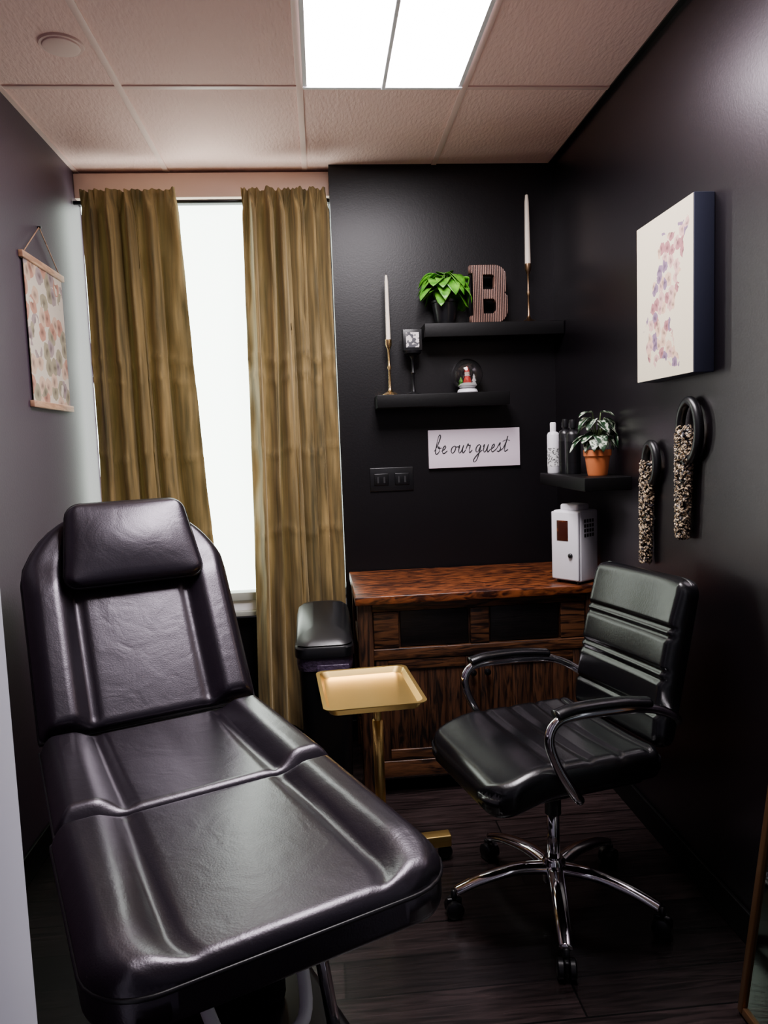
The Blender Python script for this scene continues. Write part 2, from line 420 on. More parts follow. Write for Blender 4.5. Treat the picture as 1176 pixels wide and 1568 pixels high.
def hwb(s):
    t=s/Lb
    w=HW-.004-.085*sm(.70,1.0,t)
    R=.11; e=Lb-s
    if e<R: w-=(R-math.sqrt(max(0,R*R-(R-e)**2)))
    return max(w,.01)
bb=bol(.032,.012,.54,.72)
parts+=cushion('back_cushion',Lb,hwb,lambda s,v:bb(s,v)*(1-.7*sm(.62,.80,s/Lb))-.008*math.sin(math.pi*s/Lb),.085,.030,mback,M['leather'])
mp_=frame(mback@Vector((.012,.435,.062)),rr_,(bd*1+bn*.10).normalized(),(bn-bd*.10).normalized())
def hwp(s):
    R=.045; Lp=.285; w=.220-.034*(s/Lp); e=min(s,Lp-s)
    if e<R: w-=R-math.sqrt(max(0,R*R-(R-e)**2))
    return w
parts+=cushion('head_pillow',.285,hwp,lambda s,v:.018*(1-v*v)*math.sin(math.pi*s/.285),.062,.026,mp_,M['leather'],rb=.025,pipe=True)
mloc=frame(Vector((J1.x,J1.y,0)),-rr_,d,Vector((0,0,1)))
parts.append(box('under_frame',-.27,.27,-.03,1.03,.520,.556,M['blackmetal'],.006,mloc))
parts.append(box('pedestal_base',-.25,.25,.05,.82,.0,.10,M['blackplastic'],.02,mloc))
parts.append(box('pedestal_column',-.15,.15,.20,.62,.09,.53,M['blackplastic'],.03,mloc))
parts.append(box('back_support_rail',-.12,.12,.05,.60,-.115,-.087,M['blackmetal'],.005,mback))
parts.append(tube('height_lever',[mloc@Vector(p) for p in ((.12,.70,.50),(.11,.84,.36),(.07,.92,.29),(-.06,.92,.29),(-.10,.84,.36),(-.11,.70,.50))],.014,M['white'],smooth=6))
for k,sx in enumerate((-.20,.20)):
    parts.append(tube('leg_%d'%(k+1),[mloc@Vector((sx,.60,.52)),mloc@Vector((sx,.80,.03))],.016,M['chrome'],smooth=0))
parts.append(tube('cross_foot',[mloc@Vector((-.24,.80,.03)),mloc@Vector((.24,.80,.03))],.018,M['white'],smooth=0))
for k,sx in enumerate((-.25,.25)):
    parts.append(lathe('foot_pad_%d'%(k+1),[(.026,0),(.026,.02),(.02,.032),(0,.032)],M['blackplastic'],mloc@Vector((sx,.80,0)),20))
group('treatment_chair',parts,(J1.x,J1.y,0))

# ------------------------------------------------------------ office chair
F=Vector((-.972,-.235,0)).normalized(); S=Vector((-F.y,F.x,0))
CC=Vector((.66,2.13,0))
mc=frame(CC,S,F,Vector((0,0,1)))
parts=[]
SZ=.553
def seatmesh():
    Ln=.54
    K=40;NS=70;top=[];bot=[]
    for j in range(NS+1):
        s=Ln*(.5-.5*math.cos(math.pi*j/NS)); y=-.22+s
        w=.250
        R=.08; e=Ln-s
        if e<R: w-=R-math.sqrt(max(0,R*R-(R-e)**2))
        if s<.04: w-=.04-math.sqrt(max(0,.0016-(.04-s)**2))
        for i in range(K+1):
            v=-math.cos(math.pi*i/K); dsd=(1-abs(v))*w; ds=min(s,Ln-s); r=.038
            a=max(0,r-dsd); b_=max(0,r-ds); q=min(r,math.hypot(a,b_)); dr=r-math.sqrt(max(0,r*r-q*q))
            cr=0
            for k in range(4): cr-=.011*math.exp(-((s-.05-k*.095)/.007)**2)
            e1=min(1,dsd/.03)
            z=SZ+.008*math.cos(v*1.3)-.038*sm(.36,.54,s)**1.3+cr*e1-dr+.018*abs(v)**3
            zb=SZ-.080-.035*sm(.34,.54,s)+dr*.8
            top.append(Vector((v*w,y,z))); bot.append(Vector((v*w,y,zb)))
    n=K+1;off=len(top);fs=[]
    for j in range(NS):
        for i in range(K):
            p=j*n+i; fs.append((p,p+1,p+n+1,p+n)); fs.append((off+p,off+p+n,off+p+n+1,off+p+1))
    per=[i for i in range(n)]+[j*n+K for j in range(1,NS+1)]+[NS*n+i for i in range(K-1,-1,-1)]+[j*n for j in range(NS-1,0,-1)]
    for a in range(len(per)):
        p,q=per[a],per[(a+1)%len(per)]; fs.append((p,q,off+q,off+p))
    return obj('seat',[mc@p for p in top+bot],fs,M['chairleather'],True)
parts.append(seatmesh())
parts.append(box('seat_pan',-.20,.20,-.18,.20,SZ-.105,SZ-.070,M['blackplastic'],.01,mc))
tb=math.radians(78); bdir=Vector((0,-math.cos(tb),math.sin(tb))); bnrm=Vector((0,math.sin(tb),math.cos(tb)))
mb=mc@frame(Vector((0,-.215,.545)),Vector((1,0,0)),bdir,bnrm)
Lc=.50
def hwc(s):
    w=.225; R=.05; e=min(s,Lc-s)
    if e<R: w-=R-math.sqrt(max(0,R*R-(R-e)**2))
    return w
def hb(s,v):
    x=.014*math.sin(math.pi*s/Lc)
    for g in (.10,.20,.225,.325,.35): x-=.012*math.exp(-((s-g)/.006)**2)
    return x+.02*abs(v)**3*.6
parts+=cushion('backrest',Lc,hwc,hb,.05,.022,mb,M['chairleather'],NS=100,pipe=False)
for k,sx in enumerate((-.265,.265)):
    o_=.03
    pts=[(sx*.62,.02+o_,.460),(sx*.9,.03+o_,.463),(sx,.06+o_,.495),(sx,.11+o_,.58),(sx,.135+o_,.655),(sx,.115+o_,.70),(sx,.06+o_,.712),(sx,-.06,.708),(sx,-.16,.695),(sx*.98,-.23,.665),(sx*.86,-.275,.63)]
    parts.append(tube('arm_loop_%d'%(k+1),[mc@Vector(p) for p in pts],.0135,M['chrome'],seg=14))
    parts.append(tube('arm_pad_%d'%(k+1),[mc@Vector(p) for p in [(sx,.115+o_,.722),(sx,.05+o_,.733),(sx,-.06+o_*.5,.730),(sx,-.145,.716)]],.019,M['chairleather'],seg=14,sx=.75,sy=1.25))
parts.append(tube('gas_lift_cover',[mc@Vector((0,0,.30)),mc@Vector((0,0,.44))],.025,M['blackplastic'],smooth=0,seg=24))
parts.append(tube('gas_lift',[mc@Vector((0,0,.10)),mc@Vector((0,0,.32))],.019,M['chrome'],smooth=0,seg=24))
parts.append(box('tilt_mechanism',-.07,.07,-.11,.10,.42,.465,M['blackmetal'],.01,mc))
parts.append(lathe('hub',[(.0,.085),(.036,.085),(.036,.15),(.028,.16),(0,.16)],M['chrome'],CC,30))
for k in range(5):
    a=math.radians(182+72*k+(0,4,0,0,6)[k])
    u=Vector((math.cos(a),math.sin(a),0)); w=Vector((-u.y,u.x,0))
    pts=[CC+u*.025+Vector((0,0,.125)),CC+u*.12+Vector((0,0,.130)),CC+u*.23+Vector((0,0,.110)),CC+u*.312+Vector((0,0,.080))]
    parts.append(tube('spoke_%d'%(k+1),pts,lambda t:.025-.008*t,M['chrome'],seg=12,sx=.75,sy=1.1))
    c=CC+u*.318
    parts.append(tube('caster_stem_%d'%(k+1),[c+Vector((0,0,.045)),c+Vector((0,0,.085))],.009,M['blackplastic'],smooth=0))
    for q,sg in enumerate((-1,1)):
        mm=Matrix.Translation(c+w*sg*.016+Vector((0,0,.0275)))@w.to_track_quat('Z','Y').to_matrix().to_4x4()
        parts.append(lathe('caster_wheel_%d_%d'%(k+1,q+1),[(0,-.010),(.022,-.010),(.0275,-.006),(.0275,.006),(.022,.010),(0,.010)],M['blackplastic'],seg=24,mtx=mm))
    parts.append(box('caster_hood_%d'%(k+1),-.007,.007,-.024,.024,.026,.060,M['blackplastic'],.005,frame(c,w,u,Vector((0,0,1)))))
group('office_chair',parts,CC)

# ------------------------------------------------------------ desk / sideboard
DX0,DX1,DY0,DY1,DZ=.115,1.135,2.93,3.525,.84
P=[]
P.append(box('top',DX0-.008,DX1,DY0-.02,DY1,DZ-.035,DZ,M['desktop'],.004))
P.append(box('carcass',DX0+.02,DX1-.02,DY0+.035,DY1-.01,.05,DZ-.035,M['deskv'],.002))
for k,(x0,x1) in enumerate(((DX0,DX0+.06),(DX1-.07,DX1-.01))):
    P.append(box('post_%d'%(k+1),x0,x1,DY0,DY0+.06,0,DZ-.035,M['deskv'],.004))
    P.append(box('rear_post_%d'%(k+1),x0,x1,DY1-.06,DY1-.002,0,DZ-.035,M['deskv'],.004))
P.append(box('rail_upper',DX0+.06,DX1-.07,DY0+.008,DY0+.04,DZ-.07,DZ-.035,M['deskh'],.003))
P.append(box('rail_middle',DX0+.06,DX1-.07,DY0+.006,DY0+.04,.57,.615,M['deskh'],.003))
P.append(box('rail_bottom',DX0+.06,DX1-.07,DY0+.006,DY0+.04,.07,.14,M['deskh'],.003))
P.append(box('side_rail',DX0+.008,DX0+.02,DY0+.06,DY1-.06,.57,.615,M['deskh'],.002))
P.append(box('side_rail_bottom',DX0+.008,DX0+.02,DY0+.06,DY1-.06,.07,.14,M['deskh'],.002))
cells=[(DX0+.06,DX0+.17),(DX0+.17,DX0+.46),(DX0+.46,DX0+.545),(DX0+.545,DX1-.18),(DX1-.18,DX1-.07)]
for k,(x0,x1) in enumerate(cells):
    dk=k in(1,3)
    P.append(box('drawer_%d'%(k+1),x0+.004,x1-.004,DY0+(.022 if dk else .012),DY0+.045,.619,DZ-.073,M['deskd'] if dk else M['deskh'],.003))
for k,(x0,x1) in enumerate(((DX0+.065,.605),(.613,DX1-.075))):
    P.append(box('door_panel_%d'%(k+1),x0+.05,x1-.05,DY0+.022,DY0+.04,.18,.53,M['deskv'],.002))
    nn=4
    for q in range(nn):
        a=x0+.052+(x1-x0-.104)*q/nn; b_=x0+.052+(x1-x0-.104)*(q+1)/nn
        P.append(box('door_plank_%d_%d'%(k+1,q+1),a+.0015,b_-.0015,DY0+.017,DY0+.03,.185,.525,M['deskv'],.002))
    P.append(box('door_stile_a_%d'%(k+1),x0,x0+.052,DY0+.010,DY0+.03,.143,.567,M['deskv'],.003))
    P.append(box('door_stile_b_%d'%(k+1),x1-.052,x1,DY0+.010,DY0+.03,.143,.567,M['deskv'],.003))
    P.append(box('door_rail_a_%d'%(k+1),x0+.052,x1-.052,DY0+.010,DY0+.03,.525,.567,M['deskh'],.003))
    P.append(box('door_rail_b_%d'%(k+1),x0+.052,x1-.052,DY0+.010,DY0+.03,.143,.187,M['deskh'],.003))
    kx=.58 if k==0 else .64
    P.append(lathe('knob_%d'%(k+1),[(.006,0),(.006,.012),(.014,.018),(.014,.026),(0,.03)],M['blackmetal'],seg=20,mtx=Matrix.Translation((kx,DY0+.01,.50))@Matrix.Rotation(math.radians(90),4,'X')))
group('wooden_sideboard',P,((DX0+DX1)/2,(DY0+DY1)/2,0))

# ------------------------------------------------------------ trash can
P=[]
def rrect(x0,x1,y0,y1,R,n=6):
    pts=[]
    for cx,cy,a0 in ((x1-R,y1-R,0),(x0+R,y1-R,90),(x0+R,y0+R,180),(x1-R,y0+R,270)):
        for i in range(n+1):
            a=math.radians(a0+90*i/n); pts.append((cx+R*math.cos(a),cy+R*math.sin(a)))
    return pts
def loft(name,rings,m,cap=True):
    vs=[];fs=[];n=len(rings[0])
    for r_ in rings: vs+=r_
    for j in range(len(rings)-1):
        for i in range(n):
            k=(i+1)%n; fs.append((j*n+i,j*n+k,(j+1)*n+k,(j+1)*n+i))
    if cap: fs.append(tuple(reversed(range(n)))); fs.append(tuple((len(rings)-1)*n+i for i in range(n)))
    o=obj(name,vs,fs,m,True)
    try:o.data.set_sharp_from_angle(angle=math.radians(40))
    except Exception: pass
    return o
tx0,tx1,ty0,ty1=-.135,.088,2.82,3.16
def ring(ins,z,fz=None,R=.05):
    return [(x,y,(fz(x,y) if fz else z)) for x,y in rrect(tx0+ins,tx1-ins,ty0+ins,ty1-ins,R)]
P.append(loft('body',[ring(.025,0),ring(.022,.01),ring(.006,.60),ring(.006,.62)],M['blackplastic']))
P.append(loft('liner',[ring(.004,.575),ring(.001,.60),ring(.001,.625)],M['purplebag']))
P.append(box('liner_fold',-.055,.070,ty0-.004,ty0+.004,.50,.60,M['purplebag'],.003))
P.append(loft('rim',[ring(.0,.625),ring(-.005,.63),ring(-.005,.665),ring(.0,.672)],M['blackplastic']))
lz=lambda b0,a_: (lambda x,y:b0+a_*sm(ty0,ty0+.24,y))
P.append(loft('lid',[ring(.004,.672),ring(.0,0,lz(.678,.06)),ring(.010,0,lz(.688,.085)),ring(.030,0,lz(.695,.095)),ring(.07,0,lz(.700,.098),R=.03)],M['blackplastic']))
P.append(box('pedal',-.05,.01,ty0-.03,ty0+.03,.015,.03,M['blackplastic'],.004))
group('trash_can',P,(-.02,2.99,0))

# ------------------------------------------------------------ gold tray stand
P=[]
tc_=Vector((.120,2.40,0)); ta=math.radians(4)
mt=Matrix.Translation(tc_)@Matrix.Rotation(ta,4,'Z')
def rl(hx,hy,z,R=.03): return [mt@Vector((x,y,z)) for x,y in rrect(-hx,hx,-hy,hy,R)]
TZ=.645; hx,hy=.155,.195
P.append(loft('tray',[rl(hx-.012,hy-.012,TZ-.022),rl(hx-.002,hy-.002,TZ-.002),rl(hx+.008,hy+.008,TZ),rl(hx+.008,hy+.008,TZ+.003),rl(hx-.004,hy-.004,TZ+.003),rl(hx-.016,hy-.016,TZ-.016)],M['gold']))
P.append(box('tray_holder',-.02,.02,-.12,.12,TZ-.034,TZ-.022,M['gold'],.003,mt))
P.append(tube('post_upper',[mt@Vector((.03,.02,.35)),mt@Vector((.03,.02,TZ-.025))],.013,M['gold'],smooth=0,seg=20))
P.append(tube('post_lower',[mt@Vector((.03,.02,.06)),mt@Vector((.03,.02,.52))],.018,M['gold'],smooth=0,seg=20))
P.append(box('base_bar_1',-.20,.27,.0,.045,.050,.090,M['gold'],.004,mt))
P.append(box('base_bar_2',-.205,-.165,-.15,.17,.055,.085,M['gold'],.004,mt))
for k,(x,y) in enumerate(((.25,.02),(-.185,-.13),(-.185,.15))):
    c=mt@Vector((x,y,0))
    P.append(tube('caster_stem_%d'%(k+1),[c+Vector((0,0,.03)),c+Vector((0,0,.06))],.008,M['blackplastic'],smooth=0))
    mm=Matrix.Translation(c+Vector((0,0,.025)))@Matrix.Rotation(math.radians(90),4,'X')
    P.append(lathe('caster_wheel_%d'%(k+1),[(0,-.012),(.02,-.012),(.025,-.007),(.025,.007),(.02,.012),(0,.012)],M['blackplastic'],seg=24,mtx=mm))
group('instrument_tray_stand',P,tc_)

# ------------------------------------------------------------ shelves
box('floating_shelf',.492,XR-.002,3.39,YP,1.925,1.988,M['blackwood'],.003)
box('floating_shelf',.262,.880,3.39,YP,1.612,1.672,M['blackwood'],.003)
box('floating_shelf',.965,XR,2.66,3.22,1.245,1.295,M['blackwood'],.003)
SU,SL,SC=1.988,1.672,1.295

def candle_holder(name,x,y,z,hh,ch,m,rb=.038,cr=.011):
    prof=[(rb,0),(rb,.004),(rb*.75,.010),(.012,.018),(.006,.035),(.005,hh*.45),(.010,hh*.5),(.005,hh*.55),(.005,hh-.05),(.009,hh-.04),(.015,hh-.025),(.015,hh),(.012,hh)]
    a=lathe('holder',prof,m,(x,y,z),28)
    c=lathe('taper_candle',[(cr,hh-.012),(cr,hh),(cr*.72,hh+ch*.9),(cr*.45,hh+ch),(0,hh+ch+.002)],M['candle'],(x,y,z),24)
    w=tube('wick',[(x,y,z+hh+ch),(x,y,z+hh+ch+.012)],.0012,M['ink'],smooth=0,seg=6)
    group(name,[a,c,w],(x,y,z))
candle_holder('candlestick',.995,3.455,SU,.27,.31,M['olddbrass'],cr=.0135)
candle_holder('candlestick',.330,3.45,SL,.255,.29,M['brass'],cr=.0105)

x,y=.440,3.45
a=lathe('pedestal',[(.035,0),(.035,.005),(.012,.014),(.006,.04),(.006,.09),(.012,.10),(.006,.11),(.006,.16),(.02,.178),(.040,.188),(.042,.200),(0,.200)],M['blackmetal'],(x,y,SL),28)
b1=box('block',x-.045,x+.045,y-.02,y+.02,SL+.200,SL+.298,M['blackplastic'],.003)
im=mat('block_print',(.75,.68,.68),.6,var=(60,(.05,.05,.06),.5,.53))
b2=box('print',x-.030,x+.030,y-.0215,y-.018,SL+.215,SL+.283,im)
group('picture_block_on_stand',[a,b1,b2],(x,y,SL))

# snow globe
x,y=.695,3.455
glass=mat('clear_glass',(1,1,1),.02,trans=1)
def sph(t0): return [(.073*math.sin(t),.085-.073*math.cos(t)) for t in [t0+(math.pi-t0)*i/24 for i in range(25)]]
outer_=sph(.5); inner_=[(max(0,r_-.0025*math.sin(math.acos(max(-1,min(1,(.085-z_)/.073))))),z_-.0025*((z_-.085)/.073)) for r_,z_ in reversed(outer_)]
g=lathe('glass_dome',outer_+inner_,glass,(x,y,SL),40)
bs=lathe('base',[(.045,0),(.048,.004),(.044,.016),(.036,.020),(0,.020)],M['white'],(x,y,SL),32)
red=mat('red_paint',(.55,.03,.02),.4); snow=mat('snow_white',(.85,.85,.85),.8,bump=(90,.5,.004))
P=[g,bs,lathe('snow_mound',[(.030,.0205),(.044,.034),(.036,.042),(.02,.048),(0,.050)],snow,(x,y,SL),24)]
P.append(lathe('figure_body',[(.018,.04),(.020,.052),(.014,.075),(.008,.082),(0,.084)],red,(x,y,SL),20))
P.append(lathe('figure_scarf',[(.010,.076),(.0155,.080),(.010,.085)],snow,(x,y,SL),20))
P.append(lathe('figure_head',[(0,.078),(.010,.082),(.013,.092),(.010,.102),(0,.106)],mat('figure_skin',(.75,.55,.45),.6),(x,y,SL),20))
P.append(lathe('figure_hat',[(.013,.098),(.012,.104),(.004,.122),(0,.126)],red,(x,y,SL),20))
P.append(lathe('small_tree',[(.014,.035),(.006,.055),(.011,.055),(.004,.072),(.007,.072),(0,.09)],snow,(x+.032,y,SL),14))
P.append(lathe('small_tree_2',[(.014,.035),(.006,.052),(.011,.052),(0,.078)],M['leaf'],(x-.03,y,SL),14))
group('snow_globe',P,(x,y,SL))

# marquee letter B
mB=mat('striped_metal_letter',(.30,.17,.14),.35,metal=.5); nt,N,L,b=nodes(mB)
tc=[n for n in N if n.type=='TEX_COORD'][0]
wv=N.new('ShaderNodeTexWave'); wv.inputs['Scale'].default_value=38; wv.bands_direction='X'
r=N.new('ShaderNodeValToRGB'); r.color_ramp.elements[0].position=.3; r.color_ramp.elements[0].color=(.015,.008,.008,1); r.color_ramp.elements[1].position=.75; r.color_ramp.elements[1].color=(.38,.20,.15,1)
L.new(tc.outputs['Object'],wv.inputs['Vector']); L.new(wv.outputs[0],r.inputs[0]); L.new(r.outputs[0],b.inputs['Base Color'])
bp=N.new('ShaderNodeBump'); bp.inputs['Strength'].default_value=.8; bp.inputs['Distance'].default_value=.003
L.new(wv.outputs[0],bp.inputs['Height']); L.new(bp.outputs[0],b.inputs['Normal'])
def arc(cx,cy,rx,ry,a0,a1,n=10): return [(cx+rx*math.cos(math.radians(a0+(a1-a0)*i/n)),cy+ry*math.sin(math.radians(a0+(a1-a0)*i/n))) for i in range(n+1)]
outer=[(0,0),(.115,0)]+arc(.115,.055,.055,.055,-80,0,6)+[(.170,.10)]+arc(.155,.115,.015,.017,0,90,4)[1:]+[(.158,.133)]+[(.166,.150),(.167,.205)]+arc(.112,.205,.055,.055,0,80,6)+[(.115,.26),(0,.26),(0,.228),(.012,.228),(.012,.032),(0,.032)]
h1=[(.057,.040),(.100,.040)]+arc(.100,.060,.018,.020,-90,0,4)+[(.118,.090)]+arc(.100,.090,.018,.020,0,90,4)+[(.057,.110)]
h2=[(.057,.150),(.097,.150)]+arc(.097,.170,.018,.020,-90,0,4)+[(.115,.200)]+arc(.097,.200,.018,.020,0,90,4)+[(.057,.220)]
cu=bpy.data.curves.new('b','CURVE'); cu.dimensions='2D'; cu.fill_mode='BOTH'; cu.extrude=.02; cu.bevel_depth=.002
for pts in (outer,h1,h2):
    sp=cu.splines.new('POLY'); sp.points.add(len(pts)-1)
    for i,p in enumerate(pts): sp.points[i].co=(p[0],p[1],0,1)
    sp.use_cyclic_u=True
to=bpy.data.objects.new('tmp',cu); COL.objects.link(to)
dg=bpy.context.evaluated_depsgraph_get(); me=bpy.data.meshes.new_from_object(to.evaluated_get(dg)); bpy.data.objects.remove(to)
me.transform(Matrix.Translation((.718,3.455,SU+.002))@Matrix.Rotation(math.radians(90),4,'X')); me.materials.clear(); me.materials.append(mB)
o=bpy.data.objects.new('marquee_letter_b',me); COL.objects.link(o)

# leaves
def leaf(base,dirv,Ln,wd,droop,fold=.25,n=8):
    dirv=Vector(dirv).normalized(); side=dirv.cross(Vector((0,0,1)))
    if side.length<.01: side=Vector((1,0,0))
    side.normalize(); vs=[];fs=[]
    for i in range(n+1):
        t=i/n; c=Vector(base)+dirv*Ln*t+Vector((0,0,-droop*Ln*t*t)); w=wd*math.sin(math.pi*min(1,t*.93+.04))**.75*(1-.25*t)
        if i==n: w=.0005
        upn=Vector((0,0,1))*fold*w
        vs+=[c-side*w+upn,c-side*w*.5+upn*.35,c,c+side*w*.5+upn*.35,c+side*w+upn]
    for i in range(n):
        for k in range(4):
            a=i*5+k; fs.append((a,a+1,a+6,a+5))
    return vs,fs
def foliage(c,nl,rad,hgt,Ln,wd,m,seed,xl):
    rnd=random.Random(seed); VS=[];FS=[];st=[]
    for i in range(nl):
        a=2*math.pi*i/nl*2.4+rnd.uniform(-.3,.3); q=rnd.random(); el=rnd.uniform(-.2,.6)
        rr=rad*(.10+.45*q)
        b0=Vector(c)+Vector((math.cos(a)*rr,math.sin(a)*rr*.6,hgt*rnd.uniform(.35,1.0)*(1-.45*q)))
        v,fc=leaf(b0,(math.cos(a),math.sin(a)*.7-.25,el*.6),Ln*rnd.uniform(.7,1.1),wd*rnd.uniform(.8,1.15),rnd.uniform(.5,1.3))
        v=[Vector((min(p.x,xl[0]),min(p.y,xl[1]),max(p.z,c[2]-.03))) for p in v]
        o_=len(VS); VS+=v; FS+=[tuple(k+o_ for k in f_) for f_ in fc]
        st.append(tube('s',[Vector(c),(Vector(c)+b0)/2+Vector((0,0,.01)),b0],.0018,M['stem'],seg=5,smooth=3))
    lv=obj('leaves',VS,FS,m,True)
    md=lv.modifiers.new('s','SOLIDIFY'); md.thickness=.0008
    return lv,join('stems',st)
x,y=.60,3.455
pot=lathe('pot',[(.042,0),(.046,.01),(.058,.075),(.060,.095),(.064,.097),(.064,.108),(.056,.108),(.054,.09),(0,.088)],M['blackplastic'],(x,y,SU+.0005),36)
lv,st=foliage((x,y,SU+.10),32,.15,.15,.10,.044,M['leaf'],5,(.708,3.53))
group('potted_plant',[pot,lv,st],(x,y,SU))
x,y=1.072,2.81
pot=lathe('pot',[(.036,0),(.038,.005),(.048,.075),(.053,.077),(.054,.100),(.047,.100),(.045,.088),(0,.086)],M['cork'],(x,y,SC+.0005),36)
lv,st=foliage((x,y,SC+.088),28,.10,.17,.070,.028,M['leafv'],9,(1.138,3.53))
group('potted_plant',[pot,lv,st],(x,y,SC))
def bottle(name,x,y,z,r,h,m,capm,neck=.35):
    a=lathe('body',[(r*.95,0),(r,.006),(r,h*.72),(r*.85,h*.78),(r*neck,h*.82),(r*neck,h*.86)],m,(x,y,z),28)
    c=lathe('cap',[(r*.5,h*.85),(r*.5,h*.95),(r*.42,h),(0,h)],capm,(x,y,z),24)
    lb=lathe('label',[(r*1.01,h*.2),(r*1.01,h*.6)],M['blackmetal'],(x,y,z),28)
    return group(name,[a,c,lb],(x,y,z))
bw=lathe('body',[(.024,0),(.026,.004),(.026,.165),(.022,.175),(.012,.18)],M['white'],(1.005,3.15,SC),28)
bc=lathe('cap',[(.013,.178),(.013,.215),(.010,.22),(0,.22)],M['white'],(1.005,3.15,SC),24)
bl=lathe('label',[(.0265,.03),(.0265,.11)],mat('label_print',(.75,.75,.75),.6,var=(120,(.1,.1,.1),.52,.56)),(1.005,3.15,SC),28)
group('lotion_bottle',[bw,bc,bl],(1.005,3.15,SC))
bottle('spray_bottle',1.035,3.08,SC,.028,.23,M['blackplastic'],M['blackplastic'])
bottle('spray_bottle',1.040,3.00,SC,.032,.225,M['blackplastic'],M['blackplastic'])

# ------------------------------------------------------------ sign
P=[box('board',.512,.958,3.522,YP,1.322,1.505,M['paper'],.002)]
G={'b':([(0,.3),(.3,1.1),(.48,2.1),(.35,2.45),(.2,2.1),(.15,.8),(.25,.05),(.5,0),(.68,.35),(.62,.8),(.42,.9),(.5,.72),(.9,.75)],.95),
'e':([(0,.3),(.35,.55),(.48,.85),(.35,1),(.15,.7),(.17,.2),(.4,0),(.8,.35)],.8),
'o':([(.45,.95),(.15,.75),(.08,.3),(.3,0),(.55,.25),(.62,.7),(.45,.95),(.62,.8),(.95,.85)],.95),
'u':([(0,.7),(.15,1),(.13,.35),(.3,0),(.52,.25),(.68,1),(.66,.3),(.8,0),(1.05,.35)],1.05),
'r':([(0,.4),(.18,1.15),(.3,.9),(.5,.98),(.5,.4),(.62,0),(.9,.35)],.9),
'g':([(.62,.85),(.35,1),(.08,.65),(.12,.15),(.38,.1),(.62,.85),(.58,0),(.42,-1.0),(.12,-1.25),(.05,-.85),(.5,-.15),(.95,.3)],.95),
's':([(0,.3),(.35,1.15),(.4,.8),(.56,.4),(.4,0),(.12,.1),(.4,.04),(.85,.35)],.85),
't':([(0,.3),(.3,1.2),(.38,2.0),(.26,.5),(.38,0),(.75,.25)],.75)}
u_=.0365; cx=.536; y0=3.5212; zb=1.392
for wi,wd in enumerate(('be','our','guest')):
    for ch in wd:
        pts,adv=G[ch]
        pp=[(cx+(p[0]+.22*p[1])*u_,y0,zb+p[1]*u_) for p in pts]
        P.append(tube('letter_'+ch,pp,lambda t:.0017+.0014*abs(math.sin(t*9)),M['ink'],seg=6,smooth=7,upv=(0,1,0),sx=.3))
        if ch=='t': P.append(tube('cross_bar',[(cx+.1*u_,y0,zb+1.3*u_),(cx+.6*u_,y0,zb+1.5*u_),(cx+1.1*u_,y0,zb+1.4*u_)],.0016,M['ink'],seg=6,upv=(0,1,0),sx=.3))
        cx+=adv*u_
    cx+=.42*u_
group('guest_sign',P,(.735,3.53,1.41))

P=[box('plate',.225,.435,YP-.008,YP,1.222,1.335,M['blackplastic'],.003)]
for k,x in enumerate((.245,.345)):
    P.append(box('receptacle_%d'%(k+1),x,x+.07,YP-.012,YP-.006,1.250,1.307,M['blackmetal'],.003))
    for q in (0.015,.045): P.append(box('slot_%d'%(k+1),x+q,x+q+.008,YP-.0125,YP-.0119,1.262,1.292,M['ink']))
group('outlet_cover',P,(.33,YP,1.28))

# ------------------------------------------------------------ right wall art, left scroll
cv=box('canvas_body',XR-.062,XR,2.08,2.46,1.622,2.128,M['canvas_side'],.002)
pf=box('painting_face',XR-.0635,XR-.061,2.082,2.458,1.624,2.126,M['art_r'])
group('floral_canvas_painting',[cv,pf],(XR,2.27,1.875))
P=[box('print',XL+.008,XL+.010,2.885,3.285,1.66,2.19,M['art_l'])]
P.append(box('rail_top',XL,XL+.018,2.865,3.305,2.18,2.205,M['railwood'],.003))
P.append(box('rail_bottom',XL,XL+.018,2.865,3.305,1.635,1.66,M['railwood'],.003))
P.append(tube('string',[(XL+.008,2.89,2.20),(XL+.006,3.085,2.345),(XL+.008,3.28,2.20)],.0022,M['railwood'],smooth=0,seg=6))
P.append(lathe('hook',[(.004,0),(.004,.01),(.007,.013),(0,.014)],M['blackmetal'],seg=12,mtx=Matrix.Translation((XL,3.085,2.345))@Matrix.Rotation(math.radians(90),4,'Y')))
group('hanging_scroll_print',P,(XL,3.085,1.92))

